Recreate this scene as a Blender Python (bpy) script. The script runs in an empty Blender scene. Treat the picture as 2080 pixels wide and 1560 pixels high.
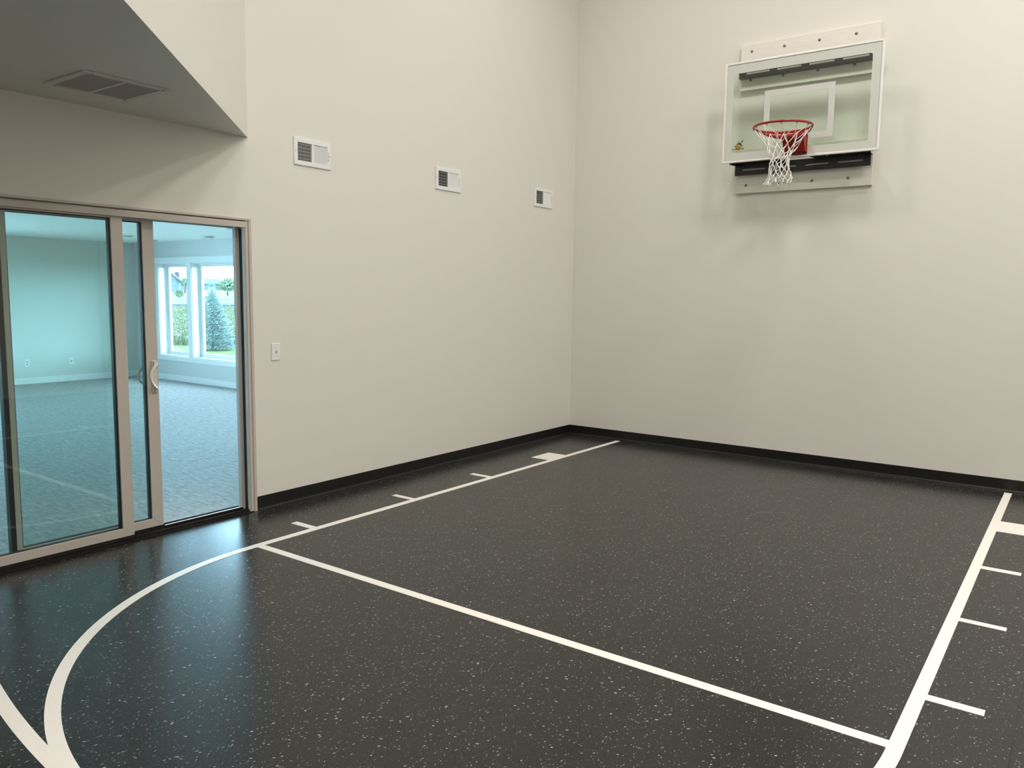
import bpy, bmesh, math, random
from mathutils import Vector, Matrix
PI = math.pi
S = bpy.context.scene
COL = S.collection
random.seed(7)

# ------------------------------------------------------------------ camera
cam_d = bpy.data.cameras.new('camera')
cam = bpy.data.objects.new('camera', cam_d)
COL.objects.link(cam)
yaw, pitch, roll = 0.6294276, -0.1112339, 0.0134128
fw = Vector((-math.sin(yaw) * math.cos(pitch), math.cos(yaw) * math.cos(pitch), math.sin(pitch)))
rt = Vector((math.cos(yaw), math.sin(yaw), 0))
up = rt.cross(fw)
rt2 = rt * math.cos(roll) + up * math.sin(roll)
up2 = -rt * math.sin(roll) + up * math.cos(roll)
m = Matrix((rt2, up2, -fw)).transposed().to_4x4()
m.translation = Vector((4.7103, -7.5940, 1.5509))
cam.matrix_world = m
cam_d.sensor_width = 36.0
cam_d.lens = 1605.608 / 2080 * 36
cam_d.clip_start = 0.05
cam_d.clip_end = 500
S.camera = cam

# ------------------------------------------------------------------ view, world
S.view_settings.view_transform = 'Standard'
S.view_settings.look = 'None'
S.view_settings.exposure = 0.0
S.view_settings.gamma = 1.0
S.view_settings.use_curve_mapping = False
W = bpy.data.worlds.new('overcast_sky')
S.world = W
W.use_nodes = True
nt = W.node_tree
bg = nt.nodes['Background']
tc = nt.nodes.new('ShaderNodeTexCoord')
sx = nt.nodes.new('ShaderNodeSeparateXYZ')
cr = nt.nodes.new('ShaderNodeValToRGB')
nt.links.new(tc.outputs['Generated'], sx.inputs[0])
nt.links.new(sx.outputs['Z'], cr.inputs[0])
cr.color_ramp.elements[0].position = 0.0
cr.color_ramp.elements[0].color = (0.43, 0.77, 1.0, 1)
cr.color_ramp.elements[1].position = 0.6
cr.color_ramp.elements[1].color = (0.52, 0.76, 0.94, 1)
nt.links.new(cr.outputs[0], bg.inputs[0])
# the haze near the horizon is brighter than the sky overhead
mr = nt.nodes.new('ShaderNodeMapRange')
nt.links.new(sx.outputs['Z'], mr.inputs['Value'])
mr.inputs['From Min'].default_value = 0.05
mr.inputs['From Max'].default_value = 0.45
mr.inputs['To Min'].default_value = 42.0
mr.inputs['To Max'].default_value = 11.5
nt.links.new(mr.outputs[0], bg.inputs[1])

# ------------------------------------------------------------------ lamps of the gym (ceiling downlights, above the frame)
H = 6.4
LAMPC = (1.0, 0.955, 0.90)
for i, (lx, ly, pw) in enumerate([(1.5, -2.1, 38), (3.8, -2.1, 56), (6.1, -2.1, 90), (1.7, -4.9, 10), (3.8, -4.9, 28), (6.1, -4.9, 82),
                                  (4.4, -7.7, 72), (6.3, -7.7, 90)]):
    ld = bpy.data.lights.new('downlight', 'AREA')
    ld.shape = 'DISK'
    ld.size = 0.6
    ld.energy = pw
    ld.color = LAMPC
    ld.spread = 2.75
    lo = bpy.data.objects.new('downlight', ld)
    lo.location = (lx, ly, H - 0.03)
    COL.objects.link(lo)

# ------------------------------------------------------------------ materials
def mat(name, base, rough=0.6, metal=0.0, spec=0.5):
    mt = bpy.data.materials.new(name)
    mt.use_nodes = True
    b = mt.node_tree.nodes['Principled BSDF']
    b.inputs['Base Color'].default_value = (*base, 1)
    b.inputs['Roughness'].default_value = rough
    b.inputs['Metallic'].default_value = metal
    b.inputs['Specular IOR Level'].default_value = spec
    return mt

def nodes(mt):
    t = mt.node_tree
    return t, t.nodes['Principled BSDF']

def coords(t, scale=(1, 1, 1)):
    g = t.nodes.new('ShaderNodeNewGeometry')
    mp = t.nodes.new('ShaderNodeMapping')
    mp.inputs['Scale'].default_value = scale
    t.links.new(g.outputs['Position'], mp.inputs['Vector'])
    return mp.outputs[0]

def noise(t, vec, scale, detail=3, rough=0.5):
    n = t.nodes.new('ShaderNodeTexNoise')
    n.inputs['Scale'].default_value = scale
    n.inputs['Detail'].default_value = detail
    n.inputs['Roughness'].default_value = rough
    t.links.new(vec, n.inputs['Vector'])
    return n

def ramp(t, fac, stops):
    r = t.nodes.new('ShaderNodeValToRGB')
    e = r.color_ramp.elements
    while len(e) < len(stops):
        e.new(0.5)
    for k, (p, c) in enumerate(stops):
        e[k].position = p
        e[k].color = (*c, 1) if len(c) == 3 else c
    t.links.new(fac, r.inputs[0])
    return r.outputs[0]

def mathn(t, op, a, b=None, c=None):
    n = t.nodes.new('ShaderNodeMath')
    n.operation = op
    for k, v in enumerate((a, b, c)):
        if v is None:
            continue
        if isinstance(v, (int, float)):
            n.inputs[k].default_value = v
        else:
            t.links.new(v, n.inputs[k])
    return n.outputs[0]

def mixc(t, fac, a, b):
    n = t.nodes.new('ShaderNodeMix')
    n.data_type = 'RGBA'
    if isinstance(fac, (int, float)):
        n.inputs[0].default_value = fac
    else:
        t.links.new(fac, n.inputs[0])
    for k, v in ((6, a), (7, b)):
        if isinstance(v, tuple):
            n.inputs[k].default_value = (*v, 1)
        else:
            t.links.new(v, n.inputs[k])
    return n.outputs[2]

def bump(t, b, h, strength, dist=0.002):
    n = t.nodes.new('ShaderNodeBump')
    n.inputs['Strength'].default_value = strength
    n.inputs['Distance'].default_value = dist
    t.links.new(h, n.inputs['Height'])
    t.links.new(n.outputs[0], b.inputs['Normal'])

def paint(name, base, rough=0.45, peel=0.05):
    mt = mat(name, base, rough, spec=0.35)
    t, b = nodes(mt)
    n = noise(t, coords(t), 140, 3)
    bump(t, b, n.outputs[0], peel, 0.001)
    return mt

M = {}
M['wall'] = paint('warm_white_wall_paint', (0.755, 0.74, 0.68), 0.42, 0.10)
M['wall_far'] = paint('pale_wall_paint', (0.66, 0.67, 0.64), 0.6, 0.06)
M['ceil_far'] = paint('white_ceiling_paint', (0.88, 0.88, 0.87), 0.8, 0.10)
M['soffit'] = paint('ceiling_paint', (0.72, 0.70, 0.65), 0.7, 0.10)
M['trim'] = mat('white_trim_enamel', (0.86, 0.86, 0.85), 0.35)
M['vinyl'] = mat('almond_vinyl', (0.53, 0.49, 0.44), 0.38)
M['vinyl_hi'] = mat('white_vinyl', (0.66, 0.61, 0.55), 0.3)
M['black'] = mat('black_rubber_gasket', (0.006, 0.007, 0.007), 0.5)
M['plastic'] = mat('white_plastic', (0.82, 0.82, 0.81), 0.3)
M['enamel'] = mat('white_enamelled_steel', (0.83, 0.83, 0.83), 0.35)
M['grille'] = mat('grille_steel', (0.50, 0.47, 0.44), 0.5)
M['darkhole'] = mat('dark_duct', (0.010, 0.010, 0.010), 0.9)
M['steel_black'] = mat('black_powder_coated_steel', (0.012, 0.012, 0.013), 0.38)
M['alu'] = mat('satin_aluminium', (0.90, 0.89, 0.88), 0.35, 0.35)
M['red'] = mat('red_powder_coat', (0.34, 0.016, 0.008), 0.30)
M['net'] = mat('white_nylon_cord', (0.86, 0.84, 0.80), 0.7)
M['boardpaint'] = mat('white_backboard_paint', (0.60, 0.62, 0.57), 0.3)
M['screw'] = mat('zinc_screw', (0.20, 0.19, 0.18), 0.4, 0.8)
M['bolt'] = mat('bright_bolt', (0.55, 0.55, 0.56), 0.3, 0.8)
M['ink'] = mat('black_ink', (0.02, 0.018, 0.015), 0.5)
M['gold'] = mat('gold_ink', (0.52, 0.33, 0.08), 0.45)
M['bronze'] = mat('dark_bronze_sill', (0.010, 0.008, 0.007), 0.55, spec=0.25)
M['lens'] = mat('frosted_lens', (0.40, 0.46, 0.48), 0.4)

# mounting planks: white paint over wood with faint grain
mt = mat('painted_plank', (0.78, 0.755, 0.70), 0.5)
t, b = nodes(mt)
n = noise(t, coords(t, (3, 1, 60)), 2.0, 4)
t.links.new(mixc(t, ramp(t, n.outputs[0], [(0.45, (0, 0, 0)), (0.7, (1, 1, 1))]), (0.79, 0.765, 0.71), (0.74, 0.70, 0.62)), b.inputs['Base Color'])
M['plank'] = mt

# speckled black rubber floor
mt = mat('speckled_rubber_floor', (0.035, 0.033, 0.031), 0.30, spec=0.32)
t, b = nodes(mt)
pos = coords(t)
def flecks(scale, ang, stretch, rad, keep, seed):
    m0 = t.nodes.new('ShaderNodeMapping')
    m0.inputs['Rotation'].default_value = (0, 0, ang)
    t.links.new(pos, m0.inputs['Vector'])
    mp = t.nodes.new('ShaderNodeMapping')
    mp.inputs['Scale'].default_value = (1, 1.0 / stretch, 1)
    mp.inputs['Location'].default_value = (seed, seed * 1.7, 0)
    t.links.new(m0.outputs[0], mp.inputs['Vector'])
    wn = noise(t, mp.outputs[0], scale * 1.2, 2)
    vm = t.nodes.new('ShaderNodeVectorMath'); vm.operation = 'MULTIPLY_ADD'
    t.links.new(wn.outputs[1], vm.inputs[0])
    vm.inputs[1].default_value = (0.55 / scale,) * 3
    t.links.new(mp.outputs[0], vm.inputs[2])
    v = t.nodes.new('ShaderNodeTexVoronoi')
    v.voronoi_dimensions = '2D'
    v.inputs['Scale'].default_value = scale
    t.links.new(vm.outputs[0], v.inputs['Vector'])
    sp = t.nodes.new('ShaderNodeSeparateColor')
    t.links.new(v.outputs['Color'], sp.inputs[0])
    on = mathn(t, 'LESS_THAN', sp.outputs[0], keep)
    r = mathn(t, 'MULTIPLY', sp.outputs[1], rad)
    hit = mathn(t, 'LESS_THAN', v.outputs['Distance'], r)
    return mathn(t, 'MULTIPLY', mathn(t, 'MULTIPLY', on, hit), mathn(t, 'MULTIPLY_ADD', sp.outputs[2], 0.8, 0.2))
f1 = flecks(150, 0.15, 2.9, 0.33, 0.10, 0.0)
f2 = flecks(145, -0.45, 2.8, 0.32, 0.09, 3.1)
f3 = flecks(110, 0.9, 2.2, 0.29, 0.06, 7.7)
f4 = flecks(240, 0.0, 1.5, 0.38, 0.25, 5.2)
base_n = noise(t, pos, 55, 4, 0.7)
c0 = ramp(t, base_n.outputs[0], [(0.3, (0.0135, 0.0133, 0.0132)), (0.75, (0.023, 0.0226, 0.0221))])
c1 = mixc(t, mathn(t, 'MULTIPLY', f4, 0.55), c0, (0.13, 0.13, 0.127))
c1 = mixc(t, mathn(t, 'MULTIPLY', f1, 0.9), c1, (0.28, 0.28, 0.27))
c1 = mixc(t, mathn(t, 'MULTIPLY', f2, 0.9), c1, (0.25, 0.255, 0.255))
c1 = mixc(t, mathn(t, 'MULTIPLY', f3, 1.0), c1, (0.55, 0.55, 0.53))
t.links.new(c1, b.inputs['Base Color'])
# tile joints: 0.61 m tiles, hairline grooves
sp = t.nodes.new('ShaderNodeSeparateXYZ')
t.links.new(pos, sp.inputs[0])
def groove(o, off):
    q = mathn(t, 'FRACT', mathn(t, 'DIVIDE', mathn(t, 'ADD', o, off), 0.61))
    return mathn(t, 'LESS_THAN', q, 0.004)
gr = mathn(t, 'MAXIMUM', groove(sp.outputs[0], 30.17), groove(sp.outputs[1], 30.05))
hn = noise(t, pos, 26, 4, 0.6)
hgt = mathn(t, 'SUBTRACT', mathn(t, 'MULTIPLY', hn.outputs[0], 0.5), mathn(t, 'MULTIPLY', gr, 1.1))
c1 = mixc(t, mathn(t, 'MULTIPLY', gr, 0.5), c1, (0.004, 0.004, 0.004))
t.links.new(c1, b.inputs['Base Color'])
bump(t, b, hgt, 0.13, 0.0022)
rn = noise(t, pos, 3.0, 3)
t.links.new(mathn(t, 'MULTIPLY_ADD', rn.outputs[0], 0.06, 0.225), b.inputs['Roughness'])
t.links.new(mathn(t, 'MULTIPLY_ADD', gr, -0.15, 0.36), b.inputs['Specular IOR Level'])
M['floor'] = mt

mt = mat('white_court_paint', (0.80, 0.775, 0.72), 0.42)
t, b = nodes(mt)
n = noise(t, coords(t), 90, 3)
t.links.new(mixc(t, n.outputs[0], (0.86, 0.83, 0.78), (0.81, 0.78, 0.73)), b.inputs['Base Color'])
bump(t, b, n.outputs[0], 0.05, 0.001)
M['line'] = mt

M['cove'] = mat('black_rubber_cove_base', (0.008, 0.008, 0.008), 0.34)

# carpet
mt = mat('grey_patterned_carpet', (0.4, 0.4, 0.4), 0.95, spec=0.1)
t, b = nodes(mt)
n1 = noise(t, coords(t, (2.6, 9, 1)), 3.8, 6, 0.7)
n2 = noise(t, coords(t, (3, 3, 3)), 70, 2, 0.7)
n3 = noise(t, coords(t, (6, 18, 1)), 6.5, 3, 0.6)
a = ramp(t, n1.outputs[0], [(0.36, (0.34, 0.345, 0.34)), (0.5, (0.46, 0.465, 0.46)), (0.64, (0.58, 0.585, 0.575))])
a2 = mixc(t, mathn(t, 'MULTIPLY', ramp(t, n3.outputs[0], [(0.55, (0, 0, 0)), (0.62, (1, 1, 1))]), 0.5), a, (0.28, 0.29, 0.29))
a3 = mixc(t, mathn(t, 'MULTIPLY', n2.outputs[0], 0.35), a2, (0.22, 0.225, 0.22))
t.links.new(a3, b.inputs['Base Color'])
bump(t, b, n2.outputs[0], 0.8, 0.006)
M['carpet'] = mt

def glass(name, tint, refl=0.9, f0=0.035):
    mt = bpy.data.materials.new(name)
    mt.use_nodes = True
    t = mt.node_tree
    t.nodes.clear()
    o = t.nodes.new('ShaderNodeOutputMaterial')
    tr = t.nodes.new('ShaderNodeBsdfTransparent')
    tr.inputs[0].default_value = (*tint, 1)
    gl = t.nodes.new('ShaderNodeBsdfGlossy')
    gl.inputs['Roughness'].default_value = 0.015
    gl.inputs['Color'].default_value = (refl, refl, refl, 1)
    # Schlick reflectance on both faces of the thin pane
    g = t.nodes.new('ShaderNodeNewGeometry')
    dp = t.nodes.new('ShaderNodeVectorMath'); dp.operation = 'DOT_PRODUCT'
    t.links.new(g.outputs['Normal'], dp.inputs[0]); t.links.new(g.outputs['Incoming'], dp.inputs[1])
    cs_ = mathn(t, 'ABSOLUTE', dp.outputs['Value'])
    fac = mathn(t, 'MULTIPLY_ADD', mathn(t, 'POWER', mathn(t, 'SUBTRACT', 1.0, cs_), 5.0), 0.96, f0)
    mx = t.nodes.new('ShaderNodeMixShader')
    t.links.new(fac, mx.inputs[0])
    t.links.new(tr.outputs[0], mx.inputs[1])
    t.links.new(gl.outputs[0], mx.inputs[2])
    t.links.new(mx.outputs[0], o.inputs[0])
    return mt
M['doorglass'] = glass('green_tinted_door_glass', (0.86, 0.905, 0.885))
M['winglass'] = glass('clear_window_glass', (0.95, 0.975, 0.97))
M['boardglass'] = glass('tempered_backboard_glass', (0.925, 0.962, 0.93))

# outdoors
def veg(name, c1_, c2_, sc, rough=0.9):
    mt = mat(name, c1_, rough, spec=0.1)
    t, b = nodes(mt)
    n = noise(t, coords(t), sc, 4, 0.6)
    t.links.new(ramp(t, n.outputs[0], [(0.35, c1_), (0.65, c2_)]), b.inputs['Base Color'])
    return mt
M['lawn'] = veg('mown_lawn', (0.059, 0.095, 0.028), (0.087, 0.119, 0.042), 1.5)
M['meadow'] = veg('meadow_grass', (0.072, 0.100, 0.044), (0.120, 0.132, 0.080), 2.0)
M['flower'] = mat('pale_meadow_flower', (0.198, 0.187, 0.187), 0.8)
M['spruce'] = veg('blue_spruce_needles', (0.084, 0.135, 0.120), (0.255, 0.315, 0.300), 22.0)
M['leaf'] = veg('young_tree_leaves', (0.096, 0.149, 0.086), (0.168, 0.216, 0.144), 5.0)
M['bark'] = mat('bark', (0.06, 0.05, 0.045), 0.9)
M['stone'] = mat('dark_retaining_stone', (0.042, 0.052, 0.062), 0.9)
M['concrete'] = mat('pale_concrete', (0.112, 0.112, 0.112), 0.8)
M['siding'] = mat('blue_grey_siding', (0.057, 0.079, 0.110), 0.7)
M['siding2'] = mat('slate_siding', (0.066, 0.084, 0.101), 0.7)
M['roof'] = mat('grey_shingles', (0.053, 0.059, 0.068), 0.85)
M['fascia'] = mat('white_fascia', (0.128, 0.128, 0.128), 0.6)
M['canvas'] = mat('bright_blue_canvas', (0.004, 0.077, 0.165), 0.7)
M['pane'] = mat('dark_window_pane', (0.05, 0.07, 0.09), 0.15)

# ------------------------------------------------------------------ mesh helpers
class MB:
    def __init__(s):
        s.v = []; s.f = []; s.mi = []; s.smooth = []
    def face(s, idx, mi=0, sm=False):
        s.f.append(idx); s.mi.append(mi); s.smooth.append(sm)
    def box(s, x0, x1, y0, y1, z0, z1, mi=0):
        if x0 > x1: x0, x1 = x1, x0
        if y0 > y1: y0, y1 = y1, y0
        if z0 > z1: z0, z1 = z1, z0
        n = len(s.v)
        s.v += [(x0, y0, z0), (x1, y0, z0), (x1, y1, z0), (x0, y1, z0), (x0, y0, z1), (x1, y0, z1), (x1, y1, z1), (x0, y1, z1)]
        for q in ((0, 3, 2, 1), (4, 5, 6, 7), (0, 1, 5, 4), (1, 2, 6, 5), (2, 3, 7, 6), (3, 0, 4, 7)):
            s.face([n + i for i in q], mi)
        return s
    def hexa(s, P, mi=0):
        """P: 8 points, bottom loop (4, counter-clockwise from above) then top loop"""
        n = len(s.v)
        s.v += [tuple(p) for p in P]
        for q in ((0, 3, 2, 1), (4, 5, 6, 7), (0, 1, 5, 4), (1, 2, 6, 5), (2, 3, 7, 6), (3, 0, 4, 7)):
            s.face([n + i for i in q], mi)
        return s
    def prism(s, poly, z0, z1, mi=0, axis='z'):
        def P(a, b, c):
            return {'z': (a, b, c), 'y': (a, c, b), 'x': (c, a, b)}[axis]
        n = len(s.v); k = len(poly)
        s.v += [P(a, b, z0) for a, b in poly] + [P(a, b, z1) for a, b in poly]
        s.face([n + i for i in range(k)][::-1], mi)
        s.face([n + k + i for i in range(k)], mi)
        for i in range(k):
            j = (i + 1) % k
            s.face([n + i, n + j, n + k + j, n + k + i], mi)
        return s
    def tube(s, pts, r, seg=8, closed=False, mi=0, caps=True):
        pts = [Vector(p) for p in pts]
        rr = r if isinstance(r, (list, tuple)) else [r] * len(pts)
        n0 = len(s.v); N = len(pts)
        prev = None
        for i, p in enumerate(pts):
            if closed:
                d = pts[(i + 1) % N] - pts[i - 1]
            else:
                d = pts[min(i + 1, N - 1)] - pts[max(i - 1, 0)]
            if d.length < 1e-9: d = Vector((0, 0, 1))
            d.normalize()
            if prev is None:
                a = Vector((0, 0, 1)) if abs(d.z) < 0.9 else Vector((1, 0, 0))
                a = (a - d * a.dot(d)).normalized()
            else:
                a = (prev - d * prev.dot(d)).normalized()
            prev = a
            b_ = d.cross(a)
            for k in range(seg):
                th = 2 * PI * k / seg
                s.v.append(tuple(p + (a * math.cos(th) + b_ * math.sin(th)) * rr[i]))
        for i in range(N if closed else N - 1):
            j = (i + 1) % N
            for k in range(seg):
                l = (k + 1) % seg
                s.face([n0 + i * seg + k, n0 + i * seg + l, n0 + j * seg + l, n0 + j * seg + k], mi, True)
        if caps and not closed:
            s.face([n0 + k for k in range(seg)][::-1], mi)
            s.face([n0 + (N - 1) * seg + k for k in range(seg)], mi)
        return s
    def lathe(s, prof, c=(0, 0, 0), seg=24, mi=0, axis='z', sm=True):
        def P(r, th, h):
            a, b_ = r * math.cos(th), r * math.sin(th)
            q = {'z': (a, b_, h), 'y': (a, h, b_), 'x': (h, a, b_)}[axis]
            return (q[0] + c[0], q[1] + c[1], q[2] + c[2])
        n = len(s.v)
        for r, h in prof:
            for k in range(seg):
                s.v.append(P(r, 2 * PI * k / seg, h))
        for i in range(len(prof) - 1):
            for k in range(seg):
                l = (k + 1) % seg
                s.face([n + i * seg + k, n + i * seg + l, n + (i + 1) * seg + l, n + (i + 1) * seg + k], mi, sm)
        s.face([n + k for k in range(seg)][::-1], mi)
        s.face([n + (len(prof) - 1) * seg + k for k in range(seg)], mi)
        return s
    def build(s, name, mats, parent=None, bevel=0, loc=None):
        me = bpy.data.meshes.new(name)
        o_ = Vector(loc) if loc else Vector((0, 0, 0))
        me.from_pydata([tuple(Vector(p) - o_) for p in s.v], [], s.f)
        for mm in (mats if isinstance(mats, (list, tuple)) else [mats]):
            me.materials.append(M[mm] if isinstance(mm, str) else mm)
        for p, mi, sm in zip(me.polygons, s.mi, s.smooth):
            p.material_index = mi
            p.use_smooth = sm
        bm = bmesh.new(); bm.from_mesh(me)
        bmesh.ops.recalc_face_normals(bm, faces=bm.faces)
        bm.to_mesh(me); bm.free()
        me.update()
        o = bpy.data.objects.new(name, me)
        COL.objects.link(o)
        o.location = o_
        if parent is not None:
            o.parent = parent
            # every thing's Empty is unrotated, so a world-space mesh only needs its offset taken off
            w = Vector((0, 0, 0)); q = parent
            while q is not None:
                w += q.location; q = q.parent
            o.location = o_ - w
        if bevel:
            bv = o.modifiers.new('bevel', 'BEVEL')
            bv.width = bevel; bv.segments = 2; bv.limit_method = 'ANGLE'; bv.angle_limit = 0.6
        return o

def thing(name, label, cat, loc=(0, 0, 0), group=None):
    o = bpy.data.objects.new(name, None)
    o.empty_display_size = 0.1
    COL.objects.link(o)
    o.location = loc
    return tag(o, label, cat, group)

def tag(o, label, cat, group=None, kind=None):
    o['label'] = label; o['category'] = cat
    if group: o['group'] = group
    if kind: o['kind'] = kind
    return o

def struct(o):
    o['kind'] = 'structure'
    return o

def copy_tree(o, parent=None, loc=None):
    c = o.copy(); COL.objects.link(c)
    if parent is not None: c.parent = parent
    if loc is not None: c.location = loc
    for ch in list(o.children):
        copy_tree(ch, c)
    return c

def slab(axis, c0, c1, u0, u1, v0, v1, holes, reveal_mi=0):
    """wall slab normal to axis between c0..c1, spanning u,v, with rectangular holes (ua,ub,va,vb)"""
    mb = MB()
    us = sorted({u0, u1, *[h[0] for h in holes], *[h[1] for h in holes]})
    vs = sorted({v0, v1, *[h[2] for h in holes], *[h[3] for h in holes]})
    us = [u for u in us if u0 <= u <= u1]; vs = [v for v in vs if v0 <= v <= v1]
    inh = lambda a, b_: any(h[0] < a < h[1] and h[2] < b_ < h[3] for h in holes)
    def P(c, u, v):
        return {'x': (c, u, v), 'y': (u, c, v), 'z': (u, v, c)}[axis]
    idx = {}
    def V(c, i, j):
        k = (c, i, j)
        if k not in idx:
            idx[k] = len(mb.v); mb.v.append(P((c0, c1)[c], us[i], vs[j]))
        return idx[k]
    solid = [[not inh((us[i] + us[i + 1]) / 2, (vs[j] + vs[j + 1]) / 2) for j in range(len(vs) - 1)] for i in range(len(us) - 1)]
    g = lambda i, j: 0 <= i < len(us) - 1 and 0 <= j < len(vs) - 1 and solid[i][j]
    for i in range(len(us) - 1):
        for j in range(len(vs) - 1):
            if not solid[i][j]: continue
            for c in (0, 1):
                mb.face([V(c, i, j), V(c, i + 1, j), V(c, i + 1, j + 1), V(c, i, j + 1)])
            for (di, dj, a, b_) in ((-1, 0, (i, j), (i, j + 1)), (1, 0, (i + 1, j), (i + 1, j + 1)), (0, -1, (i, j), (i + 1, j)), (0, 1, (i, j + 1), (i + 1, j + 1))):
                if not g(i + di, j + dj):
                    mb.face([V(0, *a), V(0, *b_), V(1, *b_), V(1, *a)])
    return mb

# ================================================================== THE SETTING: gym
XR, YF = 7.5, -11.5           # right wall, wall behind the camera
DY0, DY1 = -5.99, -4.215      # sliding door opening along the left wall
ventY = [(-3.8275, -3.4875), (-2.3035, -1.9655), (-0.7875, -0.4515)]
VZ0, VZ1 = 2.470, 2.664
holes = [(DY0, DY1, -0.2, 2.035)] + [(a + 0.025, b - 0.025, VZ0 + 0.025, VZ1 - 0.025) for a, b in ventY]
struct(slab('x', -0.13, 0.0, YF, 0.0, -0.05, H, holes).build('wall_left', 'wall'))
struct(MB().box(-0.13, XR + 0.1, 0.0, 0.15, -0.05, H).build('wall_back', 'wall'))
struct(MB().box(XR, XR + 0.15, YF, 0.0, -0.05, H).build('wall_right', 'wall'))
struct(MB().box(-0.13, XR + 0.15, YF - 0.15, YF, -0.05, H).build('wall_front', 'wall'))
struct(MB().box(-0.03, XR, YF, 0.0, -0.12, 0.0).build('floor', 'floor'))
struct(MB().box(-0.13, XR + 0.15, YF - 0.15, 0.15, H, H + 0.1).build('ceiling', 'soffit'))
# lowered ceiling under the upper floor, cut at 45 degrees
SZ = 2.592
RX0, RX1, RY0, RY1 = 0.335, 0.755, -5.655, -5.215     # return air register
sb = MB().prism([(0.0, -4.209), (0.0, YF), (2.5, YF), (2.5, -6.709)], SZ + 0.06, H)
struct(sb.build('ceiling', 'wall'))
# underside sheet with the opening of the register, cut along the same diagonal
sh = MB()
def quadp(mb, pts):
    n = len(mb.v)
    mb.v += [(a, b_, SZ) for a, b_ in pts] + [(a, b_, SZ + 0.06) for a, b_ in pts]
    k = len(pts)
    mb.face([n + i for i in range(k)]); mb.face([n + k + i for i in range(k)])
    for i in range(k):
        j = (i + 1) % k
        mb.face([n + i, n + j, n + k + j, n + k + i])
ix0, ix1, iy0, iy1 = RX0 + 0.03, RX1 - 0.03, RY0 + 0.03, RY1 - 0.03
quadp(sh, [(0.0, YF), (2.5, YF), (2.5, -6.709), (0.0, -6.709)])
quadp(sh, [(0.0, -6.709), (2.5, -6.709), (-4.209 - iy0, iy0), (0.0, iy0)])
quadp(sh, [(0.0, iy0), (ix0, iy0), (ix0, iy1), (0.0, iy1)])
quadp(sh, [(ix1, iy0), (-4.209 - iy0, iy0), (-4.209 - iy1, iy1), (ix1, iy1)])
quadp(sh, [(0.0, iy1), (-4.209 - iy1, iy1), (0.0, -4.209)])
struct(sh.build('ceiling', 'wall'))

# black rubber cove base: tall skin, rounded toe onto the floor
def cove(name, a, b_, nrm):
    prof = [(0.0, 0.0), (0.016, 0.0), (0.016, 0.0015), (0.011, 0.0028), (0.0065, 0.006), (0.004, 0.012), (0.003, 0.02), (0.003, 0.098), (0.0015, 0.100), (0.0, 0.100)]
    mb = MB(); k = len(prof)
    a = Vector(a); b_ = Vector(b_); nrm = Vector(nrm)
    d = (b_ - a).normalized()
    for e, sgn in ((a, 0), (b_, 1)):
        for (o, z) in prof:
            mitre = d * o * (1 if (sgn == 0 and e.length < 0.01) else (-1 if (sgn == 1 and e.length < 0.01) else 0))
            q = e + nrm * o + mitre
            mb.v.append((q.x, q.y, z))
    mb.face(list(range(k))); mb.face([k + i for i in range(k)])
    for i in range(k):
        j = (i + 1) % k
        mb.face([i, j, k + j, k + i])
    return struct(mb.build(name, 'cove'))
cove('baseboard_left', (0, DY1 + 0.012, 0), (0, 0, 0), (1, 0, 0))
cove('baseboard_back', (0, 0, 0), (XR, 0, 0), (0, -1, 0))

# ------------------------------------------------------------------ court markings (2 in lines, painted)
XL = 0.6428; XRL = XL + 3.6576; YFT = -4.7088; LW = 0.0541; XC = XL + 1.8288
def mark(name, mb, label, cat='court marking', group=None):
    return tag(mb.build(name, 'line'), label, cat, group)
def flat(x0, x1, y0, y1, z=0.0012):
    return MB().box(x0, x1, y0, y1, 0.0, z)
def arc(cx, cy, ro, ri, t0, t1, n, z):
    mb = MB()
    for i in range(n + 1):
        th = t0 + (t1 - t0) * i / n
        c_, s_ = math.cos(th), math.sin(th)
        mb.v += [(cx + ri * c_, cy + ri * s_, 0), (cx + ro * c_, cy + ro * s_, 0), (cx + ro * c_, cy + ro * s_, z), (cx + ri * c_, cy + ri * s_, z)]
    for i in range(n):
        for k in range(4):
            l = (k + 1) % 4
            mb.face([i * 4 + k, i * 4 + l, (i + 1) * 4 + l, (i + 1) * 4 + k])
    mb.face([0, 1, 2, 3]); mb.face([n * 4 + k for k in range(4)])
    return mb
mark('lane_line', flat(XL, XL + LW, YFT, -0.078), 'white painted lane side line running along the door wall side of the key', group='lane side lines')
mark('lane_line', flat(XRL - LW, XRL, YFT - 0.0, -0.078), 'white lane side line at the right of the photo, farther from the glass door', group='lane side lines')
mark('free_throw_line', flat(XL, XRL, YFT, YFT + LW, 0.0014), 'white painted free throw line crossing the black floor between the two lane lines')
mark('free_throw_circle', arc(XC, YFT, 1.8288, 1.8288 - LW, PI, 2 * PI, 128, 0.0010), 'white painted free throw semicircle curving from the free throw line towards the glass door')
a0 = math.acos(-2.40 / 6.02)
mark('three_point_line', arc(XC, -0.5170, 6.0198, 6.0198 - LW, PI + (PI - a0), 1.5 * PI + 0.95, 160, 0.0008), 'white painted three point arc entering the bottom left corner of the photo')
HL = 0.1986
hs = [(-4.2563, -4.2037), (-3.2973, -3.2492), (-2.3483, -2.2894)]
nm = ['nearest the free throw line', 'middle of three', 'closest to painted block']
for k, (a, b_) in enumerate(hs):
    mark('lane_hash_mark', flat(XL - HL, XL, a, b_), 'short white hash mark on the left lane line, ' + nm[k], group='hash marks on the left lane line')
for k, (a, b_) in enumerate(hs):
    mark('lane_hash_mark', flat(XRL, XRL + HL, a, b_), 'short white hash mark on the right lane line, ' + nm[k], group='hash marks on the right lane line')
mark('lane_block', flat(XL - HL, XL, -1.4053, -1.0976), 'solid white painted rectangular lane block between door wall and left lane line')
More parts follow.
